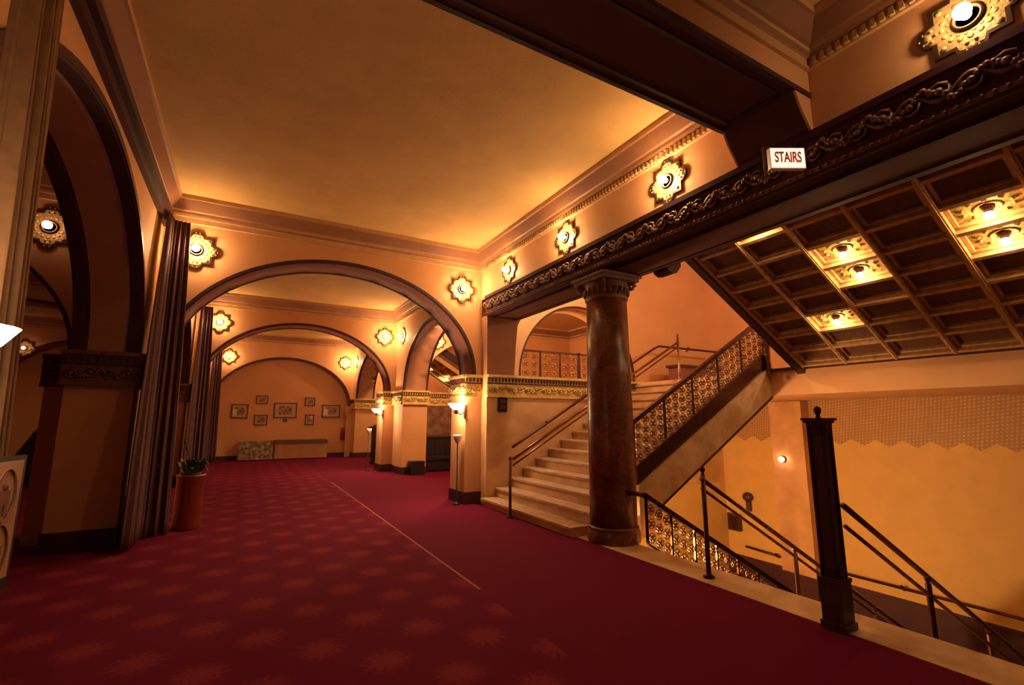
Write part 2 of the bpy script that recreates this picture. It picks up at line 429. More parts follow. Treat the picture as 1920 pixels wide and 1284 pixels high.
# cornices, one run round each bay
cornice_bay('trim_2', XL, XR, 2.68, YW[0]); cornice_bay('trim_3', XL, XR, YW[0]+T, YW[1])
cornice_bay('trim_4', XL, XR, YW[1]+T, YW[2]); cornice_bay('trim_5', XL, XR, -9, 1.97)
cornice_bay('trim_6', -7.4, XL-T, 2, YW[0], False); cornice_bay('trim_7', -7.4, XL-T, YW[0]+T, YW[1], False)
cornice_bay('trim_8', 4.85, 11, YW[0]+T, YW[1], False)
cornice_bay('trim_9', -7.4, XL-T, YW[1]+T, YW[2], False)
# dark strip under the left cornice
mb = MB(); mb.box(XL, XL+.06, 2.68, YW[0], 4.50, 4.62); mb.box(XL, XL+.12, 2.68, YW[0], 4.60, 4.70)
struct(mb, 'trim_10', 'trim')

# ------------------------------------------------------------------ ceiling beam crossing the hall
BY0, BY1, BZ = 1.97, 2.68, 4.38
mb = MB()
mb.box(XL, XR, BY0, BY1, BZ, ZC, 0)
mb.quad((XL, BY0-.003, BZ), (XR, BY0-.003, BZ), (XR, BY0-.003, ZC), (XL, BY0-.003, ZC), 1)
mb.quad((XL, BY1+.003, BZ), (XR, BY1+.003, BZ), (XR, BY1+.003, ZC), (XL, BY1+.003, ZC), 1)
for x, s in ((XR, -1), (XL, 1)):
    poly = [(x, BZ+.02), (x+s*.24, BZ+.02), (x+s*.17, 4.25), (x+s*.05, 4.08), (x, 4.03)]
    mb.prism(poly, PX, BY0+.02, BY1-.02, 0)
    mb.prism(poly, PX, BY0+.001, BY0+.02, 1); mb.prism(poly, PX, BY1-.02, BY1-.001, 1)
for (a, b, c, d) in ((XL+.3, 3.82, BY0+.10, BY0+.13), (XL+.3, 3.82, BY1-.13, BY1-.10), (3.79, 3.82, BY0+.10, BY1-.10)):
    mb.box(a, b, c, d, BZ-.02, BZ, 2)
mb.box(XL, XR, BY0-.012, BY0+.03, BZ-.015, BZ+.03, 2); mb.box(XL, XR, BY1-.03, BY1+.012, BZ-.015, BZ+.03, 2)
struct(mb, 'trim_11', ['beam_soffit', 'plaster', 'trim'])

# carved beam over the staircases
mb = MB(); y0, y1 = -9, 8.32
mb.box(XR-.02, 4.90, y0, y1, 3.65, 4.02, 1)
mb.box(XR-.06, XR-.02, y0, y1, 3.98, 4.04, 0); mb.box(XR-.045, XR-.02, y0, y1, 3.66, 3.70, 2)
mb.box(XR-.035, XR-.02, y0, y1, 3.63, 3.66, 0); mb.box(XR-.03, XR-.02, y0, y1, 3.70, 3.98, 1)
mb.box(4.30, 4.72, y0, y1, 3.625, 3.65, 3); mb.box(4.26, 4.30, y0, y1, 3.61, 3.65, 0); mb.box(4.72, 4.76, y0, y1, 3.61, 3.65, 0)
leafrun(mb, PY, -1.5, y1, 3.71, 3.97, XR-.03, -.03, .17, 2, 5)
k = 150
for i in range(k):
    c = -1.2+(8.3+1.2)*(i+.5)/k; mb.ball((XR-.05, c, 3.685), .016, 6, 2)
struct(mb, 'trim_12', ['beam', 'beam', 'carve', 'beam_soffit'])

# carved bracket on the back of the beam beside the upper flight
mb = MB(); poly = [(4.90, 3.80), (5.16, 3.80), (5.16, 3.70), (5.08, 3.60), (4.98, 3.58), (4.90, 3.62)]
mb.prism(poly, PX, 4.36, 4.62, 0)
for q in range(3): mb.ball((5.0+.05*q, 4.49, 3.60+.035*q), .03, 8, 0)
struct(mb, 'trim_16', 'beam')

# ------------------------------------------------------------------ stair hall shell
YS = 8.30                                     # wall face beside the stairs
mb = MB()
mb.box(XR+.001, 11, YS, 9.24, 0, 2.06, 0)
poly = [(4.101, 3.66), (4.88, 3.66), (4.80, 3.5), (4.76, 3.1), (4.72, 2.44), (4.101, 2.44)]
mb.prism(poly, PX, YS, 8.6, 1)
struct(mb, 'wall_stair', ['wallmarble', 'soffit_panel'])
mb = MB(); cap_band(mb, PX, XR+.0, 8.2, YS, -1, g=0, d=1); mb.box(XR, 11, YS, 9.25, 2.06, 2.46, 2); struct(mb, 'trim_13', ['gilt', 'trim', 'plaster'])
A_ST = (6.65, 1.62, 2.5, 1.66)
mb = MB(); arch_wall(mb, PX, XR+.001, 11, 2.46, 6.6, [A_ST], 8.6, 9.25, 0, 0)
arch_band(mb, PX, A_ST, 8.6, .03, .012, 1); arch_band(mb, PX, A_ST, 8.6, .05, .01, 1, inside=True)
struct(mb, 'wall_stair.001', ['plaster', 'trim'])
# wall between the alcove and the third bay, with the matching arched balcony
mb = MB(); mb.box(XR+TR, 11, YW[1], YW[1]+.4, 0, 2.46, 0); arch_wall(mb, PX, XR+TR, 11, 2.46, ZC, [A_ST], YW[1], YW[1]+.4, 0, 0)
arch_band(mb, PX, A_ST, YW[1], .03, .012, 1); cap_band(mb, PX, XR+TR, 9, YW[1], -1, g=2, d=1)
struct(mb, 'wall_alcove', ['plaster', 'trim', 'gilt'])
mb = MB(); mb.box(11, 11.3, 9.25, 22.1, 0, ZC); struct(mb, 'wall_alcove_right', 'plaster')
# stair hall far wall with its stencilled frieze
mb = MB(); mb.box(11, 11.3, -9, YW[0], -2.6, 2.2, 0); mb.box(11, 11.3, -9, 9.25, 2.2, 6.6, 1); struct(mb, 'wall_stair_right', ['wallpaper', 'plaster'])
mb = MB(); poly = []; zb = 1.06; n = 28; ya, yb = -4., 8.3
pts = [(ya, 2.45)]
st = (yb-ya)/(n*1.)
for i in range(n):
    y = ya+st*i; pts += [(y, zb+.14), (y+st/2-.03, zb+.0), (y+st/2+.03, zb+.0)]
pts += [(yb, zb+.14), (yb, 2.45)]
# split in columns so that each face stays convex
for i in range(n):
    y = ya+st*i
    for q in ([(y, 2.0), (y, zb+.13), (y+st/2, zb), (y+st/2, 2.0)], [(y+st/2, 2.0), (y+st/2, zb), (y+st, zb+.13), (y+st, 2.0)]):
        mb.prism(q, PY, 10.985, 10.999, 0)
struct(mb, 'trim_14', 'frieze')
mb = MB(); mb.box(10.68, 11, 6.02, 6.75, -2.45, 1.99, 0); mb.box(10.66, 11, 6.0, 6.77, -2.45, -1.7, 1); struct(mb, 'wall_pilaster', ['wallmarble', 'trim'])
mb = MB(); mb.box(10.93, 11, -9, 8.3, -2.45, -1.72); struct(mb, 'baseboard_stair', 'trim')
mb = MB(); mb.box(4.0, 4.56, -9, 8.3, -2.6, -.26, 0); mb.box(4.0, 11, 8.3, 8.9, -2.6, 0, 0); struct(mb, 'wall_stair_lower', ['wallpaper'])
mb = MB(); mb.box(4.56, 11, -9, 8.3, -2.6, -2.41); struct(mb, 'floor_lower', 'darkfloor')
mb = MB(); mb.box(XR, 4.56, -9, 8.3, -.26, .006); struct(mb, 'trim_15', 'marble')
mb = MB(); mb.box(8.0, 11, -9, 8.3, 2.0, 2.43, 0); mb.box(7.96, 8.02, -9, 5.0, 2.41, 2.46, 1)
struct(mb, 'floor_landing', ['plaster', 'trim'])
# third bay's landing
mb = MB(); mb.box(8.9, 11, YW[1]+.4, 21.5, 2.0, 2.43, 0); struct(mb, 'floor_landing.001', ['plaster'])

# ------------------------------------------------------------------ coffered underside of the upper flight
SL = (3.91-2.44)/(7.81-5.31)
def PC(x, y, d):  # point on the sloped underside, d below it along the normal
    nx, nz = -SL/sqrt(1+SL*SL), -1/sqrt(1+SL*SL)
    return (x+nx*d, y, 2.44+SL*(7.81-x)+nz*d)
ROW, XB, YB, CW = .335, 7.81, 4.30, .632
def coffers(name, ytop, ncol, skip=()):
    mb = MB(); nrow = 9
    yl = ytop-CW*ncol
    x0 = XB-ROW*nrow
    def slab(xa, xb, ya, yb, d0, d1, mi):
        vs = [PC(x, y, d) for x in (xa, xb) for y in (ya, yb) for d in (d0, d1)]
        mb.add(vs, [(0, 1, 3, 2), (4, 6, 7, 5), (0, 4, 5, 1), (2, 3, 7, 6), (0, 2, 6, 4), (1, 5, 7, 3)], mi)
    slab(x0, XB+.03, yl, ytop+.05, -.26, -.085, 0)                                   # panel backing
    for j in range(ncol+1):
        y = ytop-CW*j; slab(x0, XB+.02, y-.026, y+.026, -.12, .012, 1); slab(x0, XB+.02, y-.010, y+.010, .012, .024, 1)
    for i in range(nrow+1):
        x = XB-ROW*i; slab(x-.02, x+.02, yl, ytop, -.12, .006, 1)
    for j in range(ncol):
        for i in range(nrow):
            ya, yb = ytop-CW*(j+1)+.03, ytop-CW*j-.03; xa, xb = XB-ROW*(i+1)+.025, XB-ROW*i-.025
            for a, b, c, d in ((xa, xb, ya, ya+.035), (xa, xb, yb-.035, yb), (xa, xa+.026, ya, yb), (xb-.026, xb, ya, yb)): slab(a, b, c, d, -.12, -.045, 1)
            if (j, i) in skip:      # ornamented panel behind a lamp
                slab(xa+.03, xb-.03, ya+.03, yb-.03, -.12, -.075, 2)
                for q in range(10):
                    aa = 2*PI*q/10; xx = (xa+xb)/2+.085*cos(aa); yy = (ya+yb)/2+.19*sin(aa)
                    mb.ball(PC(xx, yy, -.075), .022, 6, 2)
                ring = [PC((xa+xb)/2+.05*cos(2*PI*q/12), (ya+yb)/2+.10*sin(2*PI*q/12), -.072) for q in range(12)]
                mb.tube(ring, .012, 5, 2, closed=True)
    # dark side string of the flight above
    vs = [PC(x, y, d) for x in (x0, XB+.12) for y in (ytop+.03, ytop+.14) for d in (-.30, .05)]
    mb.add(vs, [(0, 1, 3, 2), (4, 6, 7, 5), (0, 4, 5, 1), (2, 3, 7, 6), (0, 2, 6, 4), (1, 5, 7, 3)], 3)
    slab(x0, XB, yl, ytop+.05, -.5, -.28, 3)
    return struct(mb, name, ['coffer', 'coffer_rib', 'coffer_relief', 'trim'])
LIT = [(1, 2), (2, 4), (2, 5), (4, 4), (4, 5), (1, 7)]
coffers('ceiling_coffered', YB, 9, LIT)
LIT3 = [(0, 3), (1, 3), (0, 5)]
coffers('ceiling_coffered.001', 17.5, 3, LIT3)

def coffer_light(j, i, ytop, label, group):
    x = XB-ROW*(i+.5); y = ytop-CW*(j+.5); p = PC(x, y, -.075)
    t = thing('coffer_light', label, 'ceiling light', p, 0, group)
    mb = MB(); mb.lathe([(.05, .012), (.05, -.02), (.034, -.03), (.034, -.055)], (0, 0, 0), 16, 0); so = mb.build('socket', 'bronze', t)
    mb = MB(); mb.ball((0, 0, -.085), .04, 16, 0); mb.build('bulb', 'coffer_bulb', so)
    return t
names = {(1, 2): 'bare bulb in the gilt coffer low down on the stair soffit, by its dark edge',
         (2, 4): 'bare bulb in the lower of two gilt coffers side by side mid soffit',
         (2, 5): 'bare bulb in the upper of two gilt coffers side by side mid soffit',
         (4, 4): 'bare bulb in the lower of two gilt coffers by the right picture edge',
         (4, 5): 'bare bulb in the upper of two gilt coffers by the right picture edge',
         (1, 7): 'bare bulb in the coffer hard up against the carved beam'}
for ji in LIT: coffer_light(*ji, YB, names[ji], 'bulbs in the coffered stair soffit')
for ji in LIT3: coffer_light(*ji, 17.5, 'bare bulb in a far coffer glimpsed through the second bay arch', 'bulbs in the far coffered soffit')

# ------------------------------------------------------------------ star lamps on the walls
def star_outline(s, r, n=10, k=1.):
    """square of half side s with a round lobe of radius r in the middle of each side"""
    pts = []
    for q in range(4):
        a = q*PI/2; R = lambda x, y: ((x*cos(a)-y*sin(a))*k, (x*sin(a)+y*cos(a))*k)
        pts.append(R(s, -s)); pts.append(R(s, -r))
        for i in range(1, n): pts.append(R(s+r*sin(PI*i/n)*.95, -r*cos(PI*i/n)))
        pts.append(R(s, r))
    return pts
def star_lamp(label, loc, rz=0., bulb='bulb', scale=1., group=None):
    t = thing('wall_lamp', label, 'wall lamp', loc, rz, group)
    O = star_outline(.195, .085); n = len(O)
    def ring(k0, k1, y0, y1, mi, mb):
        a = [(x*k0, y0, z*k0) for x, z in O]; b = [(x*k0, y1, z*k0) for x, z in O]; c = [(x*k1, y1, z*k1) for x, z in O]; d = [(x*k1, y0, z*k1) for x, z in O]
        mb.add(a+b+c+d, [(i+p*n, (i+1) % n+p*n, (i+1) % n+((p+1) % 4)*n, i+((p+1) % 4)*n) for p in range(4) for i in range(n)], mi)
    mb = MB(); ring(1.04, .90, 0, -.024, 0, mb); mb.build('rim', 'rim', t)
    mb = MB(); P = [(x*.91, -.016, z*.91) for x, z in O]
    mb.add(P+[(0, -.016, 0)], [(i, (i+1) % n, n) for i in range(n)], 0)
    mb.add([(x*.91, 0, z*.91) for x, z in O]+[(0, 0, 0)], [((i+1) % n, i, n) for i in range(n)], 0)
    mb.add(P+[(x*.91, 0, z*.91) for x, z in O], [(i, (i+1) % n, n+(i+1) % n, n+i) for i in range(n)], 0)
    plate = mb.build('plate', 'plate', t)
    mb = MB()
    for q in range(16):
        a = 2*PI*q/16; mb.ball((.145*cos(a), -.016, .145*sin(a)), .018, 6, 0, (1, .3, 1))
        mb.ball((.112*cos(a+.2), -.016, .112*sin(a+.2)), .012, 6, 0, (1, .4, 1))
    for q in range(4):
        a = q*PI/2; c = (.225*cos(a), -.018, .225*sin(a))
        mb.ball(c, .028, 8, 0, (1, .4, 1))
        for p in range(6): mb.ball((c[0]+.048*cos(p*PI/3), c[1], c[2]+.048*sin(p*PI/3)), .012, 6, 0)
        d = (.165*cos(a+PI/4)*1.25, -.018, .165*sin(a+PI/4)*1.25); mb.ball(d, .022, 6, 0, (1, .5, 1))
    mb.build('ornament', 'plate', plate)
    mb = MB(); mb.lathe([(.088, .014), (.09, .03), (.08, .045), (.068, .04), (.066, .016)], (0, 0, 0), 24, 0, '-y'); col_ = mb.build('collar', 'rim', t)
    mb = MB(); mb.ball((0, -.112, 0), .052, 18, 0); mb.lathe([(.03, .04), (.03, .07)], (0, 0, 0), 12, 0, '-y'); mb.build('bulb', bulb, col_)
    t.scale = (scale,)*3
    return t
R90 = -PI/2
G = 'star shaped lamps on the hall walls'
for lab, loc, rz, sc in (
    ('star shaped wall lamp on the nearest arch, upper left, beside the tall curtain', (-.85, 8.55, 4.20), 0, 1.05),
    ('star shaped wall lamp on the nearest arch, upper right by the carved beam end', (3.64, 8.55, 4.18), 0, 1.),
    ('star shaped wall lamp above the carved beam, closest to the hall corner', (XR, 7.38, 4.33), R90, .9),
    ('star shaped wall lamp above the carved beam, middle one of three in the same bay', (XR, 5.58, 4.34), R90, .95),
    ('star shaped wall lamp above the carved beam, close to the cross beam and exit sign', (XR, 3.57, 4.33), R90, .95),
    ('large ornate star wall lamp above the carved beam at the top right corner', (XR, .93, 4.30), R90, .98),
    ('star shaped wall lamp on the second arch, left spandrel beside its curtain', (-.77, 14.9, 4.20), 0, 1.),
    ('star shaped wall lamp on the second arch, right spandrel', (3.72, 14.9, 4.18), 0, 1.),
    ('star shaped wall lamp on the side wall just right of the second arch', (XR, 14.15, 4.13), R90, .95),
    ('star shaped wall lamp glimpsed through the side arch beyond the lit pier', (5.5, 14.9, 4.18), 0, 1.),
    ('star shaped wall lamp at the far end, left of the picture wall arch', (-.68, 21.5, 4.02), 0, 1.),
    ('star shaped wall lamp at the far end, right of the picture wall arch', (3.70, 21.5, 4.02), 0, 1.),
    ('star shaped wall lamp on the side wall at the far end', (XR, 21.0, 4.05), R90, .95)):
    star_lamp(lab, loc, rz, 'bulb_low' if loc[1] < 2 else 'bulb', sc, G)
star_lamp('dim pinkish star wall lamp seen through the large left arch', (-2.55, 8.55, 4.22), 0, 'bulb_dim', 1.05, 'dim star lamps in the left aisle')
star_lamp('small dim star wall lamp deep in the dark left aisle', (-6.55, 21.5, 3.92), 0, 'bulb_dim', 1., 'dim star lamps in the left aisle')

# ------------------------------------------------------------------ bowl sconces
def sconce(label, loc, arm, rz=0., glass='shade'):
    """flared glass bowl at loc, arm reaching arm metres along local +y to the wall"""
    t = thing('bowl_sconce', label, 'sconce', loc, rz, 'flared glass bowl sconces')
    mb = MB(); mb.lathe([(.045, -.075), (.065, -.065), (.115, -.02), (.155, .04), (.148, .04), (.107, -.018), (.05, -.06), (.03, -.06)], (0, 0, 0), 24, 0); mb.build('shade', glass, t)
    mb = MB(); mb.lathe([(.02, -.16), (.045, -.13), (.03, -.10), (.05, -.083)], (0, 0, 0), 14, 0); mb.tube([(0, 0, -.12), (0, arm*.5, -.17), (0, arm-.01, -.12)], .014, 8, 0)
    mb.build('arm', 'bronze', t)
    mb = MB(); mb.box(-.04, .04, arm-.02, arm, -.24, .02, 0); mb.build('backplate', 'bronze', t)
    return t
sconce('brightest bowl sconce on the near pier at the foot of the marble stair', (3.57, 8.55, 1.85), .19, R90)
sconce('glowing bowl sconce on the second pier, further down the hall', (3.57, 14.90, 1.86), .19, R90)
sconce('bowl sconce cut by the left picture edge beside the gold curtain', (-.88, 2.31, 1.88), .42, PI/2, 'shade_dim')

# ------------------------------------------------------------------ column
t = thing('marble_column', 'polished red brown marble column carrying the carved beam', 'column', (4.43, 5.10, 0))
mb = MB(); mb.lathe([(.315, .19), (.31, 1.2), (.302, 2.2), (.286, 3.28)], (0, 0, 0), 48, 0); mb.build('shaft', 'column', t)
mb = MB(); mb.lathe([(.345, .006), (.355, .05), (.348, .14), (.33, .165), (.335, .18), (.325, .205), (.30, .21)], (0, 0, 0), 48, 0); mb.build('base', 'column', t)
mb = MB(); mb.lathe([(.28, 3.25), (.305, 3.27), (.305, 3.30), (.28, 3.32), (.285, 3.4), (.31, 3.50), (.30, 3.53)], (0, 0, 0), 40, 0)
mb.box(-.36, .36, -.36, .36, 3.57, 3.608, 0); mb.box(-.33, .33, -.33, .33, 3.52, 3.57, 0)
for q in range(24):
    a = 2*PI*q/24; mb.ball((.315*cos(a),   .315*sin(a), 3.38), .035, 8, 0, (.6, .6, 1.7))
for q in range(4):
    a = PI/4+q*PI/2
    c = Vector((.36*cos(a), .36*sin(a), 3.46)); e = Vector((cos(a), sin(a), 0))
    path = [c + e*(.06*(1-k/14*.7)*cos(k*.9)) + Vector((0, 0, .06*(1-k/14*.7)*sin(k*.9))) for k in range(15)]
    mb.tube(path, .018, 6, 0)
mb.build('capital', 'carve', t)

# ------------------------------------------------------------------ marble staircase
RUN, RISE, NST = .305, .172, 14
X0, Z0 = 4.0, .135
YA, YB_ = 5.16, YS-.002                         # open side, wall side
def nose(x): return Z0 + (x-X0)*RISE/RUN
def staircase(label):
    t = thing('staircase', label, 'staircase', (0, 0, 0), 0, 'marble staircases of the hall')
    for k in range(NST):
        x = X0+RUN*k; z = Z0+RISE*k; mb = MB()
        y0 = YA if k > 2 else 5.47
        mb.box(x+.02, x+RUN+.05, y0, YB_, z-RISE-.0 if k else .004, z-.035, 1)
        mb.box(x-.015, x+RUN+.03, y0, YB_, z-.035, z, 0)
        mb.build('step', ['tread', 'wallmarble'], t)
    mb = MB(); xs, xe = 4.80, 8.05
    lo = lambda x: max(.008, nose(x)-.42)
    P = [(xs, .008), (5.22, .008), (5.22, lo(5.22)), (xe, lo(xe)), (xe, nose(xe)+.10), (xs, nose(xs)+.10)]
    mb.prism([P[0], P[1], (5.22, nose(5.22)+.10), P[5]], PX, 4.98, 5.16, 0)
    mb.prism([(5.22, lo(5.22)), P[3], P[4], (5.22, nose(5.22)+.10)], PX, 4.98, 5.16, 0)
    mb.build('stringer', 'marble', t)
    mb = MB(); mb.prism([(5.0, nose(5.0)-.41), (8.05, nose(8.05)-.41), (8.05, nose(8.05)-.22), (5.0, nose(5.0)-.22)], PX, 5.16, YB_, 0); mb.build('soffit', 'plaster', t)
    mb = MB(); mb.prism([(5.25, lo(5.25)-.02), (8.02, lo(8.02)-.02), (8.02, lo(8.02)+.012), (5.25, lo(5.25)+.012)], PX, 4.965, 5.0, 0); mb.build('edge_moulding', 'trim', t)
    return t
stair = staircase('cream marble staircase rising to the right behind the red brown column')

def scroll_panel(mb, P, u0, u1, f0, f1, t, pitch=.155, r=.008):
    """pierced scrollwork filling the strip between the lines f0(u) and f1(u)"""
    nu = max(1, int(round((u1-u0)/pitch)))
    for i in range(nu):
        c = u0+(u1-u0)*(i+.5)/nu; h0, h1 = f0(c), f1(c); nv = max(1, int(round((h1-h0)/pitch)))
        hh = (h1-h0)/nv; rad = min(hh, (u1-u0)/nu)*.46
        for j in range(nv):
            z = h0+hh*(j+.5)
            mb.tube([P(c+rad*cos(k*PI/5), z+rad*sin(k*PI/5), t) for k in range(10)], r, 4, 0, closed=True)
            for q in range(4):
                a = PI/4+q*PI/2
                mb.ball(P(c+rad*.48*cos(a), z+rad*.48*sin(a), t), rad*.30, 6, 0)
            mb.ball(P(c, z, t), rad*.26, 6, 0)

def balustrade(name, label, cat, x0, x1, y, bot0, bot1, top, npan, band=True, bandh=.27):
    """raking balustrade in the plane y; bot0/bot1/top are heights as functions of x"""
    t = thing(name, label, cat, (0, 0, 0))
    W = .05
    if band:
        mb = MB(); mb.prism([(x0, bot0(x0)), (x1, bot0(x1)), (x1, bot1(x1)), (x0, bot1(x0))], PX, y-.05, y+.05, 0); mb.build('base_rail', 'bronze', t)
    else:
        mb = MB(); mb.prism([(x0, bot1(x0)-.03), (x1, bot1(x1)-.03), (x1, bot1(x1)), (x0, bot1(x0))], PX, y-.02, y+.02, 0); mb.build('base_rail', 'bronze', t)
    mb = MB(); mb.prism([(x0-.02, top(x0-.02)-.05), (x1, top(x1)-.05), (x1, top(x1)+.02), (x0-.02, top(x0-.02)+.02)], PX, y-.035, y+.035, 0); mb.build('handrail', 'bronze', t)
    for i in range(npan+1):
        x = x0+(x1-x0)*i/npan; mb = MB(); mb.box(x-.014, x+.014, y-.014, y+.014, bot1(x)-.01, top(x)-.03, 0); mb.build('post', 'bronze', t)
    for i in range(npan):
        a = x0+(x1-x0)*i/npan+.012; b = x0+(x1-x0)*(i+1)/npan-.012
        mb = MB(); scroll_panel(mb, PX, a, b, lambda u: bot1(u)+.005, lambda u: top(u)-.055, y); mb.build('scroll_panel', 'lattice', t)
    return t
bal = balustrade('stair_balustrade', 'pierced bronze scrollwork balustrade along the open side of the rising stair', 'balustrade', 4.82, 8.0, 5.07, lambda x: nose(x)+.10, lambda x: nose(x)+.36, lambda x: nose(x)+.98, 5)
mb = MB(); mb.lathe([(.05, -.25), (.06, -.2), (.045, 0), (.05, .2), (.07, .3), (.045, .34), (.075, .42), (.05, .48), (.0, .5)], (7.98, 4.98, 2.62), 14, 0)
for q in range(8): mb.ball((7.98+.09*cos(q*PI/4), 4.98+.05*sin(q*PI/4), 2.95+.05*sin(q*PI/2)), .05, 8, 0)
mb.build('end_ornament', 'lattice', bal)

# going down: scrollwork balustrade behind the column
nd = lambda x: .60-(x-4.62)*.564
bal2 = balustrade('lower_balustrade', 'bronze balustrade with flower scrolls sloping down beside the descending stair', 'balustrade', 4.64, 7.7, 4.70, nd, lambda x: nd(x)-.56, lambda x: nd(x)+.03, 7, band=False)
mb = MB(); mb.tube([(4.66, 4.70, .60), (4.50, 4.72, .645), (4.40, 4.80, .65)], .03, 8, 0); mb.build('handrail_return', 'bronze', bal2)

# descending stair
t = thing('descending_staircase', 'stair going down to the lower lobby on the right', 'staircase', (0, 0, 0))
for k in range(13):
    mb = MB(); mb.box(4.57+.305*k, 4.57+.305*(k+1)+.02, -1.5, 4.95, -.172*(k+1)-.2, -.172*(k+1), 0); mb.build('step', 'tread', t)

# landing rails and centre handrails
def double_rail(label, y, p0, p1, posts, name='handrail', start_post=True, group=None, gap=.10):
    """two parallel bars from p0 to p1 (x, z) in the plane y with posts [(x, zbottom)]"""
    t = thing(name, label, 'handrail', (0, 0, 0), 0, group)
    f = lambda x: p0[1]+(p1[1]-p0[1])*(x-p0[0])/(p1[0]-p0[0])
    mb = MB(); mb.tube([(p0[0], y, p0[1]), (p1[0], y, p1[1])], .024, 10, 0); mb.build('top_bar', 'brass', t)
    mb = MB(); mb.tube([(p0[0], y, p0[1]-gap), (p1[0], y, p1[1]-gap)], .017, 8, 0); mb.build('lower_bar', 'brass', t)
    for i, (x, zb, ex) in enumerate(posts):
        mb = MB(); mb.lathe([(.055, zb), (.055, zb+.02), (.028, zb+.035), (.024, zb+.06), (.024, f(x)+ex)], (x, y, 0), 12, 0)
        mb.lathe([(.01, f(x)+ex), (.018, f(x)+ex+.02), (.03, f(x)+ex+.045), (.018, f(x)+ex+.07), (.003, f(x)+ex+.08)], (x, y, 0), 12, 0)
        mb.build('post', 'brass' if i else 'bronze', t)
    return t
step_z = lambda x: Z0 + RISE*math.floor((x-X0)/RUN)
down_z = lambda x: -.172*(math.floor((x-4.57)/.305)+1)
double_rail('brass double handrail running up the middle of the marble steps', 7.05, (3.98, .93), (8.12, 3.25), [(3.93, .002, .0), (8.1, 2.43, .12)], group=None)
double_rail('brass double handrail with ball topped post down the middle of the lower stair', 3.47, (4.22, .985), (8.35, -1.37), [(4.25, .006, .06), (5.76, down_z(5.76), -.06), (7.4, down_z(7.4), -.06)])
double_rail('brass double handrail sloping down from the square newel pillar', 2.12, (4.22, .92), (8.0, -1.23), [(5.5, down_z(5.5), -.06), (6.67, down_z(6.67), -.06)], gap=.16)
def wall_rail(label, pts, braces, dy):
    t = thing('wall_handrail', label, 'handrail', (0, 0, 0))
    mb = MB(); mb.tube(pts, .026, 8, 0); mb.build('rail', 'bronze', t)
    for p in braces:
        mb = MB(); mb.tube([p, (p[0]+dy[0]*.6, p[1]+dy[1]*.6, p[2]-.05), (p[0]+dy[0], p[1]+dy[1], p[2]-.04)], .014, 6, 0); mb.ball((p[0], p[1], p[2]+.03), .03, 8, 0); mb.build('bracket', 'bronze', t)
    return t
wall_rail('dark wall handrail on the marble side wall of the rising stair', [(4.62, 8.2, 1.05), (4.8, 8.2, 1.15), (8.55, 8.2, 3.27), (8.75, 8.2, 3.36), (10.9, 8.2, 3.36)], [(5.42, 8.2, 1.50), (7.2, 8.2, 2.47), (9.8, 8.2, 3.36)], (0, .09))
wall_rail('dark handrail low on the gold lower lobby wall', [(10.88, -2, -1.5), (10.88, 5.9, -1.5)], [(10.88, 0, -1.5), (10.88, 2.4, -1.5), (10.88, 4.6, -1.5)], (.11, 0))
wall_rail('short dark handrail on the lower wall left of the lit pilaster', [(10.88, 6.9, -1.5), (10.88, 7.75, -1.46)], [(10.88, 7.0, -1.5)], (.11, 0))

# railing of the arched balcony above the stair
t = thing('balcony_railing', 'low bronze railing with pierced panels in the arched opening above the stair', 'railing', (0, 0, 0))
mb = MB(); mb.box(5.06, 8.26, 8.68, 8.72, 3.05, 3.09); mb.build('top_rail', 'bronze', t)
mb = MB(); mb.box(5.06, 8.26, 8.68, 8.72, 2.462, 2.50); mb.build('bottom_rail', 'bronze', t)
for i in range(7):
    x = 5.08+3.16*i/6; mb = MB(); w = .035 if i == 3 else .016; mb.box(x-w, x+w, 8.68, 8.72, 2.48, 3.07 + (.04 if i == 3 else 0)); mb.build('post', 'bronze', t)
for i in range(6):
    mb = MB(); scroll_panel(mb, PX, 5.12+3.16*i/6, 5.04+3.16*(i+1)/6, lambda u: 2.5, lambda u: 3.05, 8.7, .18, .006); mb.build('scroll_panel', 'lattice', t)

# low bench on the landing
t = thing('landing_bench', 'long low dark topped bench against the landing wall', 'bench', (9.8, 8.0, 2.43))
mb = MB(); mb.box(-.85, .85, -.2, .2, .40, .46); mb.build('top', 'wood', t)
mb = MB(); mb.box(-.80, .80, -.16, .16, 0, .40); mb.build('body', 'soffit', t)

# square newel pillar
t = thing('newel_pillar', 'tall dark square newel pillar with flared cap at the head of the lower stair', 'newel pillar', (4.145, 2.20, .006), 0)
mb = MB(); mb.box(-.078, .078, -.078, .078, 0, .36); mb.box(-.09, .09, -.09, .09, 0, .05); mb.box(-.084, .084, -.084, .084, .34, .37); mb.build('base', 'wood', t)
mb = MB(); w = .056
for a, b in ((-1, 0), (1, 0), (0, -1), (0, 1)):
    pass
mb.box(-w, w, -w, w, .37, 1.54)
for s in (-1, 1):
    for (u0, u1, z0, z1) in ((-w-.008, -w+.014, .37, 1.54), (w-.014, w+.008, .37, 1.54), (-w, w, .37, .44), (-w, w, 1.46, 1.54)):
        mb.box(min(s*w, s*(w+.01)), max(s*w, s*(w+.01)), u0, u1, z0, z1, 1); mb.box(u0, u1, min(s*w, s*(w+.01)), max(s*w, s*(w+.01)), z0, z1, 1)
mb.build('shaft', ['wood', 'bronze'], t)
mb = MB()
for (r, z0, z1) in ((.068, 1.54, 1.56), (.08, 1.56, 1.58), (.094, 1.58, 1.60)): mb.box(-r, r, -r, r, z0, z1)
mb.build('cap', 'bronze', t)
mb = MB(); mb.lathe([(.022, 1.60), (.014, 1.62), (.022, 1.64), (.03, 1.665), (.022, 1.69), (.004, 1.70)], (0, 0, 0), 12, 0); mb.build('finial', 'bronze', t)

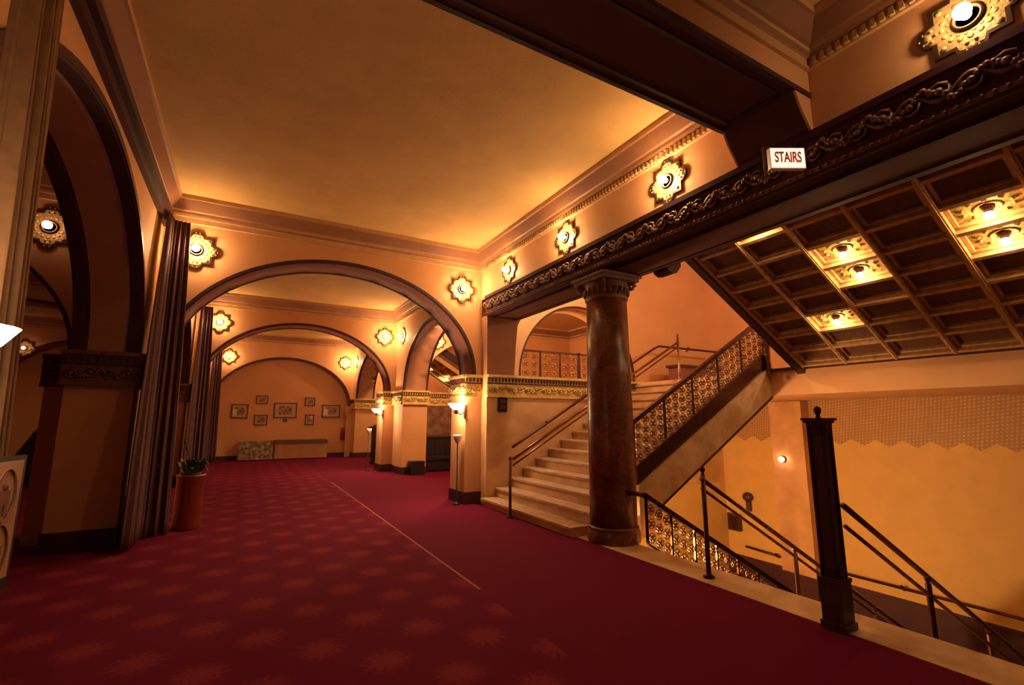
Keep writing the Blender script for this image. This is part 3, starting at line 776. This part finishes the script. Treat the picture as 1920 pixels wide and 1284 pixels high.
# ------------------------------------------------------------------ illuminated stairs sign
t = thing('stairs_sign', 'lit pinkish sign with red letters reading STAIRS on the carved beam', 'sign', (3.885, 2.10, 3.80), math.radians(-29))
mb = MB(); mb.box(-.152, .152, -.012, .03, -.096, .096); mb.build('case', 'white', t)
mb = MB(); mb.box(-.144, .144, -.016, -.012, -.088, .088); sf = mb.build('face', 'signface', t)
cu = bpy.data.curves.new('lettering', 'FONT'); cu.body = 'STAIRS'; cu.size = .135; cu.extrude = .003; cu.align_x = 'CENTER'; cu.align_y = 'CENTER'; cu.offset = .002
cu.materials.append(M['signred'])
tmp = bpy.data.objects.new('lettering_outline', cu); COL.objects.link(tmp); bpy.context.view_layer.update()
me = bpy.data.meshes.new_from_object(tmp.evaluated_get(bpy.context.evaluated_depsgraph_get())); me.name = 'lettering'
bpy.data.objects.remove(tmp); bpy.data.curves.remove(cu)
o = bpy.data.objects.new('lettering', me); COL.objects.link(o); o.parent = sf; o.location = (0, -.02, 0); o.rotation_euler = (PI/2, 0, 0); o.scale = (.56, 1, 1)
mb = MB(); mb.tube([(-.20, -.005, -.20), (-.20, -.005, .10)], .009, 8, 0); mb.tube([(-.20, -.005, .1), (-.10, .02, .1)], .009, 6, 0); mb.build('conduit', 'carve', t)

# ------------------------------------------------------------------ curtains
def curtain(name, label, top, bot, zt, zb, folds, amp, mi, group=None, n=160, rows=22, bulge=0., thick=.02):
    """pleated hanging from the polyline top (x, y) at zt to the polyline bot at zb"""
    def along(pl, s):
        L = [0]
        for a, b in zip(pl, pl[1:]): L.append(L[-1]+math.hypot(b[0]-a[0], b[1]-a[1]))
        q = s*L[-1]
        for i in range(len(pl)-1):
            if q <= L[i+1]+1e-9:
                f = (q-L[i])/max(1e-9, L[i+1]-L[i]); a, b = pl[i], pl[i+1]
                d = Vector((b[0]-a[0], b[1]-a[1])).normalized()
                return Vector((a[0]+(b[0]-a[0])*f, a[1]+(b[1]-a[1])*f)), Vector((-d.y, d.x))
    mb = MB(); vs = []
    for side in (0, 1):
        for r in range(rows+1):
            f = r/rows; fb = f**.75
            for k in range(n+1):
                s = k/n; p0, n0 = along(top, s); p1, n1 = along(bot, s)
                p = p0.lerp(p1, fb); nn = n0.lerp(n1, fb).normalized()
                w = amp*(.35+.65*f)*(sin(2*PI*folds*s + .6*sin(3*f+5*s)) + .35*sin(2*PI*folds*2.3*s+1.7))
                p = p + nn*(w + bulge*sin(PI*f) + side*thick)
                vs.append((p.x, p.y, zt+(zb-zt)*f))
    W = n+1; B = (rows+1)*W
    fs = []
    for r in range(rows):
        for k in range(n):
            fs.append((r*W+k, r*W+k+1, (r+1)*W+k+1, (r+1)*W+k)); fs.append((B+r*W+k, B+(r+1)*W+k, B+(r+1)*W+k+1, B+r*W+k+1))
    for r in range(rows):
        for k in (0, n): fs.append((r*W+k, (r+1)*W+k, B+(r+1)*W+k, B+r*W+k))
    for k in range(n):
        for r in (0, rows): fs.append((r*W+k, r*W+k+1, B+r*W+k+1, B+r*W+k))
    mb.add(vs, fs, 0, True)
    return tag(mb.build(name, mi), label, 'curtain', group)
GC = 'mauve velvet curtains down the left side'
def corner(dy, label, zt=4.58):
    return curtain('velvet_curtain', label, [(-1.17, 8.12+dy), (-1.15, 8.40+dy), (-.95, 8.43+dy)], [(-1.14, 7.50+dy), (-1.10, 8.28+dy), (-.80, 8.40+dy)], zt, .015, 9, .035, 'velvet', GC)
corner(0, 'tall mauve velvet curtain in the corner left of the nearest arch')
corner(6.35, 'mauve velvet curtain left of the second arch, behind the copper bin')
corner(12.95, 'mauve velvet curtain at the far end left of the picture wall')
curtain('gold_curtain', 'gold brown curtain hanging close at the left picture edge', [(-.98, 2.50), (-1.0, 2.84)], [(-1.0, 2.85), (-1.02, 3.34)], 4.9, .03, 5, .05, 'goldvelvet')

# ------------------------------------------------------------------ sign stand by the left edge
dirv = (.22, 1); ang = math.atan2(dirv[1], dirv[0])
t = thing('sign_stand', 'black framed cream notice board with oval symbols on a stand, left edge', 'sign', (-.87, 2.60, 0), ang)
mb = MB(); mb.box(-.28, .28, .0, .025, .90, 1.445, 0); mb.build('frame', 'black', t)
mb = MB(); mb.box(-.255, .255, -.006, .0, .955, 1.425, 0); bd = mb.build('board', 'board', t)
for u in (-.10, .165):
    for zc in (1.29, 1.07):
        mb = MB()
        mb.tube([(u+.058*cos(k*PI/12), -.009, zc+.105*sin(k*PI/12)) for k in range(24)], .005, 5, 0, closed=True)
        mb.ball((u, -.009, zc+.035), .016, 8, 0, (1, .3, 1)); mb.box(u-.028, u+.028, -.010, -.006, zc-.04, zc+.018); mb.box(u-.022, u-.006, -.010, -.006, zc-.085, zc-.04); mb.box(u+.006, u+.022, -.010, -.006, zc-.085, zc-.04)
        mb.build('pictogram', 'boardink', bd)
mb = MB(); mb.lathe([(.16, .0), (.16, .015), (.03, .03), (.018, .05), (.018, .92)], (0, .012, 0), 16, 0); mb.build('stand', 'black', t)

# ------------------------------------------------------------------ bin with plant
t = thing('copper_bin', 'copper cylinder bin standing on the carpet at the foot of the curtain', 'bin', (-.62, 8.72, .002))
mb = MB(); mb.lathe([(.172, 0), (.18, .02), (.178, .74), (.19, .75), (.19, .775), (.17, .775), (.165, .70), (.02, .70)], (0, 0, 0), 32, 0); mb.build('body', 'copper', t)
t = thing('potted_plant', 'dark leafy plant sprouting from the top of the copper bin', 'plant', (-.62, 8.72, .704))
mb = MB(); mb.lathe([(.06, 0), (.12, .05), (.13, .10), (.02, .10)], (0, 0, 0), 16, 0); mb.build('pot', 'black', t)
mb = MB(); rnd = random.Random(4)
for i in range(46):
    a = rnd.random()*2*PI; r = .12+.14*rnd.random(); z = .12+.20*rnd.random(); l = .10+.05*rnd.random()
    c = Vector((r*.55*cos(a), r*.55*sin(a), .09)); e = Vector((r*cos(a), r*sin(a), z)); m = (c+e)/2+Vector((0, 0, .06))
    sd = Vector((-sin(a), cos(a), 0))*.034
    mb.add([c, m-sd, m+sd, (m+e)/2-sd*.9+Vector((0, 0, .02)), (m+e)/2+sd*.9+Vector((0, 0, .02)), e-Vector((0, 0, .02))], [(0, 1, 2), (1, 3, 4, 2), (3, 5, 4)], 0, True)
mb.build('leaves', 'leaf', t, fix=False)
mb = MB(); mb.tube([(0, 0, .1), (-.03, 0, .28), (-.08, .01, .44), (-.11, .0, .54)], .008, 6, 0); mb.ball((-.09, .02, .46), .02, 6, 0, (1, .5, 2)); mb.ball((-.12, 0, .55), .018, 6, 0, (1, .5, 2)); mb.build('stem', 'leaf', t)

# ------------------------------------------------------------------ far wall: pictures, tables, extinguisher
YBK = 21.95
GP = 'framed pictures on the far wall'
def picture(label, x0, x1, z0, z1, white=None):
    t = thing('framed_picture', label, 'picture', ((x0+x1)/2, YBK, (z0+z1)/2), 0, GP)
    w, h = (x1-x0)/2, (z1-z0)/2
    mb = MB()
    for a, b, c, d in ((-w, w, h-.04, h), (-w, w, -h, -h+.04), (-w, -w+.04, -h, h), (w-.04, w, -h, h)): mb.box(a, b, -.045, 0, c, d)
    mb.build('frame', 'frame', t)
    mb = MB(); mb.box(-w+.03, w-.03, -.02, -.002, -h+.03, h-.03); mt = mb.build('mount', 'mat_paper', t)
    k = .58
    mb = MB(); mb.box(-w*k, w*k, -.025, -.02, -h*k, h*k); mb.build('print', 'photo', mt)
    if white:
        mb = MB(); mb.box(-w*.8, -w*.35, -.027, -.021, -h*.6, h*.3) if white == 'l' else mb.box(w*.1, w*.6, -.027, -.021, h*.1, h*.7); mb.build('pale_patch', 'white', mt)
for lab, b, wp in (
    ('large framed picture at the left of the far wall group', (-.46, .13, 1.62, 2.18), 'l'),
    ('small framed picture, upper left of the large central one', (.38, .82, 2.20, 2.54), None),
    ('small framed picture, lower left of the large central one', (.36, .85, 1.34, 1.76), None),
    ('largest framed picture, centred on the far wall', (1.06, 1.93, 1.64, 2.26), None),
    ('small squarish framed picture, upper right of the central one', (2.22, 2.62, 2.15, 2.50), None),
    ('small upright framed picture, lower right of the central one', (2.27, 2.62, 1.35, 1.78), 'r'),
    ('wide bright framed picture at the right of the far wall group', (2.92, 3.66, 1.66, 2.20), 'l')):
    picture(lab, *b, wp)
mb = MB(); mb.box(1.42, 1.58, YBK-.02, YBK, 1.47, 1.60); tag(mb.build('wall_plaque', 'frame'), 'tiny dark plaque under the central picture on the far wall', 'plaque')
t = thing('covered_table', 'low table under a patterned grey cloth, left of the long table', 'table', (.50, 21.5, 0))
mb = MB(); mb.box(-.58, .58, -.28, .28, .70, .735); mb.build('top', 'cloth', t)
mb = MB()
n = 40
for i in range(n):
    pass
def skirt(mb, w, d, z0, z1, wave=.012):
    pts = []
    for (ax, ay, bx_, by) in ((-w, -d, w, -d), (w, -d, w, d), (w, d, -w, d), (-w, d, -w, -d)):
        for k in range(24): pts.append((ax+(bx_-ax)*k/24, ay+(by-ay)*k/24))
    N = len(pts)
    lo = [(x*(1+.03)+wave*sin(i*1.3), y*(1.04)+wave*cos(i*1.7), z0) for i, (x, y) in enumerate(pts)]; hi = [(x, y, z1) for x, y in pts]
    mb.add(lo+hi, [(i, (i+1) % N, N+(i+1) % N, N+i) for i in range(N)], 0, True)
skirt(mb, .585, .285, .03, .70); mb.build('skirt', 'cloth', t)
for sx in (-.5, .5):
    for sy in (-.22, .22):
        mb = MB(); mb.box(sx-.02, sx+.02, sy-.02, sy+.02, 0, .70); mb.build('leg', 'wood', t)
t = thing('display_table', 'long table with peach cloth and glossy glass case top at the far wall', 'table', (2.13, 21.52, 0))
mb = MB(); mb.box(-.98, .98, -.28, .28, .56, .60); mb.build('top', 'tablecloth', t)
mb = MB(); skirt(mb, .96, .27, .03, .56); mb.build('skirt', 'tablecloth', t)
mb = MB(); mb.box(-1.0, 1.0, -.3, .3, .60, .74); mb.build('case', 'frame', t)
mb = MB(); mb.box(-.96, .96, -.27, .27, .74, .76); mb.build('glass_lid', 'column', t)
for sx in (-.9, .9):
    for sy in (-.2, .2):
        mb = MB(); mb.box(sx-.02, sx+.02, sy-.02, sy+.02, 0, .56); mb.build('leg', 'wood', t)
t = thing('fire_extinguisher', 'dark red fire extinguisher hung at the right end of the far wall', 'fire extinguisher', (3.80, 21.85, .72))
mb = MB(); mb.lathe([(.07, 0), (.085, .02), (.085, .40), (.06, .46), (.025, .48), (.025, .52)], (0, 0, 0), 18, 0); mb.build('cylinder', 'red', t)
mb = MB(); mb.box(-.02, .02, -.06, .03, .52, .58); mb.tube([(.02, -.02, .54), (.10, -.03, .48), (.11, -.03, .2), (.09, -.03, .12)], .012, 6, 0); mb.build('nozzle', 'white', t)
mb = MB(); mb.box(-.04, .04, .08, .10, .1, .4); mb.build('bracket', 'black', t)

# ------------------------------------------------------------------ alcove furniture and small fixtures
t = thing('panelled_settle', 'black panelled settle against the alcove wall beyond the lit pier', 'settle', (5.69, 14.5, 0))
mb = MB(); mb.box(-.78, .78, .02, .12, .40, 1.0)
for i in range(4): mb.box(-.7+.36*i, -.38+.36*i, -.0, .03, .50, .92)
mb.box(-.82, .82, -.02, .14, 1.0, 1.05); mb.build('back', 'blackwood', t)
mb = MB(); mb.box(-.78, .78, -.42, .1, .36, .43); mb.build('seat', 'blackwood', t)
mb = MB(); mb.box(-.74, .74, -.36, .08, .04, .36); mb.build('base', 'blackwood', t)
for sx in (-.80, .74):
    mb = MB(); mb.box(sx, sx+.06, -.42, .12, 0, .66); mb.build('arm', 'blackwood', t)
mb = MB(); mb.box(5.0, 6.5, 14.86, 14.9, 1.08, 2.0)
tag(mb.build('wall_panel', 'relief'), 'mottled brown panel on the alcove wall above the black settle', 'panel')
t = thing('waste_box', 'small low black box at the foot of the second pier', 'box', (4.5, 13.7, 0))
mb = MB(); mb.box(-.2, .2, -.15, .15, 0, .34); mb.build('body', 'blackwood', t)
mb = MB(); mb.box(-.21, .21, -.16, .16, .34, .38); mb.build('lid', 'blackwood', t)

def cup_stand(label, loc):
    t = thing('cup_stand', label, 'stand', loc, 0, 'pale cups on thin dark stands')
    mb = MB(); mb.lathe([(.012, 1.12), (.03, 1.14), (.07, 1.21), (.085, 1.28), (.08, 1.295), (.06, 1.27), (.01, 1.16)], (0, 0, 0), 18, 0); mb.build('cup', 'white', t)
    mb = MB(); mb.lathe([(.07, 0), (.07, .02), (.03, .04), (.012, .07), (.012, 1.12)], (0, 0, 0), 14, 0); mb.build('stem', 'black', t)
cup_stand('pale tapered cup on a thin dark stand beside the near lit pier', (3.63, 8.60, 0))
cup_stand('pale tapered cup on a thin dark stand beside the second pier', (3.48, 15.4, 0))
t = thing('reading_stand', 'tall narrow dark stand with slanted top beyond the second pier', 'stand', (4.35, 17.7, 0))
mb = MB(); mb.box(-.22, .22, -.18, .18, .04, 1.25); mb.box(-.25, .25, -.21, .21, 0, .06); mb.build('body', 'blackwood', t)
mb = MB(); mb.prism([(-.34, 1.25), (.34, 1.25), (.34, 1.62), (.30, 1.64), (-.34, 1.30)], PX, -.22, .22, 0); mb.build('top', 'wood', t)
t = thing('wall_notice', 'small dark framed plaque with rounded corners beside the marble steps', 'plaque', (4.45, YS, 1.88))
mb = MB(); mb.box(-.10, .10, -.02, 0, -.13, .13); mb.box(-.085, .085, -.02, 0, -.15, .15); mb.build('frame', 'black', t)
mb = MB(); mb.box(-.07, .07, -.024, -.018, .01, .11); mb.box(-.07, .07, -.024, -.018, -.11, -.01); mb.build('face', 'bronze', t)
t = thing('wall_notice', 'small black notice on the side wall between the two far arches', 'plaque', (4.25, 21.45, 1.72))
mb = MB(); mb.box(-.11, .11, -.02, 0, -.17, .17); mb.build('frame', 'black', t)
mb = MB(); mb.box(-.08, .08, -.023, -.018, -.13, .13); mb.build('face', 'bronze', t)
t = thing('pilaster_glare', 'small round glowing light on the marble pilaster of the lower lobby', 'glare globe', (10.68, 6.5, .70))
mb = MB(); mb.lathe([(.07, 0), (.07, -.03), (.04, -.04)], (0, 0, 0), 16, 0, 'x'); mb.build('mount', 'brass', t)  # added glowing globe imitates a light reflection on the polished pilaster
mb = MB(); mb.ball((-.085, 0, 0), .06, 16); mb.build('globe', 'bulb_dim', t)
t = thing('wall_box', 'small dark square box on the lower lobby wall behind the centre rail post', 'box', (11, 8.05, -.95))
mb = MB(); mb.box(-.12, 0, -.16, .16, -.2, .2); mb.build('body', 'wood', t)
mb = MB(); mb.box(-.13, -.12, -.12, .12, -.16, .16); mb.build('door', 'bronze', t)
t = thing('wall_bracket', 'dark rounded bracket on the gold lower wall left of the pilaster', 'bracket', (11, 7.65, -.35))
mb = MB(); mb.lathe([(.12, 0), (.14, -.06), (.10, -.12), (.02, -.14)], (0, 0, .05), 16, 0, 'x', squash=.8); mb.build('head', 'wood', t)
mb = MB(); mb.box(-.06, 0, -.06, .06, -.28, 0); mb.build('back', 'wood', t)
t = thing('covered_cart', 'dark cloth covered heap standing in the unlit left aisle', 'cart', (-4.1, 17.0, 0))
mb = MB(); prof = [(.0, 1.75), (.25, 1.70), (.55, 1.25), (.8, .6), (.9, .02)]
vs = []; n = 40
for r, z in prof:
    for k in range(n):
        a = 2*PI*k/n; rr = r*(1+.06*sin(7*a)*(1.8-z)); vs.append((rr*1.2*cos(a), rr*.8*sin(a), z))
mb.add(vs, [(i*n+k, i*n+(k+1) % n, (i+1)*n+(k+1) % n, (i+1)*n+k) for i in range(4) for k in range(n)], 0, True); mb.build('cover', 'blackwood', t)
mb = MB(); mb.box(-.7, .7, -.4, .4, 0, .1); mb.build('base', 'black', t)

# the same staircase and balustrade serve the third bay
s2 = dup(stair); s2.location = (.9, 13.1, 0); s2['label'] = 'far marble staircase glimpsed past the second pier'
b2 = dup(bal); b2.location = (.9, 13.1, 0); b2['label'] = 'far bronze balustrade glimpsed past the second pier'

# ------------------------------------------------------------------ added point lights standing in for unseen lamps: stair hall, lobby, alcove, far bay
def lamp(name, loc, watts, r=.08, col=(1., .62, .29)):
    l = bpy.data.lights.new(name, 'POINT'); l.energy = watts; l.color = col; l.shadow_soft_size = r
    o = bpy.data.objects.new(name, l); COL.objects.link(o); o.location = loc
lamp('upper_stair_fill', (5.1, 6.9, 5.0), 60, .08, (1., .72, .42)); lamp('upper_stair_fill', (10.2, 3.0, 5.2), 60, .08, (1., .72, .42))
lamp('lower_lobby_fill', (4.8, 5.6, -.4), 125); lamp('lower_lobby_fill', (4.8, 2.2, -.4), 95); lamp('lower_lobby_fill', (4.8, -1.0, -.4), 50)
lamp('alcove_fill', (5.3, 11.4, 4.2), 110); lamp('far_bay_fill', (-.8, 15.8, 4.2), 14); lamp('far_bay_fill', (3.7, 15.8, 4.2), 14); lamp('far_stair_fill', (5.2, 19.8, 4.4), 60)

# ------------------------------------------------------------------ camera, world, colour
cam = bpy.data.cameras.new('camera'); co = bpy.data.objects.new('camera', cam); COL.objects.link(co)
cam.sensor_width = 36; cam.lens = 883/1920*36; cam.clip_start = .05; cam.clip_end = 100
co.location = (0, 0, 1.6); co.rotation_euler = (math.radians(90+9.199), 0, math.radians(-29.35))
S.camera = co
w = bpy.data.worlds.new('world'); S.world = w; w.use_nodes = True
w.node_tree.nodes['Background'].inputs['Color'].default_value = (1, .55, .3, 1); w.node_tree.nodes['Background'].inputs['Strength'].default_value = 0.0
S.view_settings.view_transform = 'Standard'; S.view_settings.look = 'None'; S.view_settings.gamma = 1; S.view_settings.use_curve_mapping = False
S.view_settings.exposure = 2.0
S.cycles.max_bounces = 8; S.cycles.diffuse_bounces = 5
try:
    S.cycles.use_denoising = True; S.cycles.denoiser = 'OPENIMAGEDENOISE'; S.cycles.sample_clamp_indirect = 6
except Exception: pass
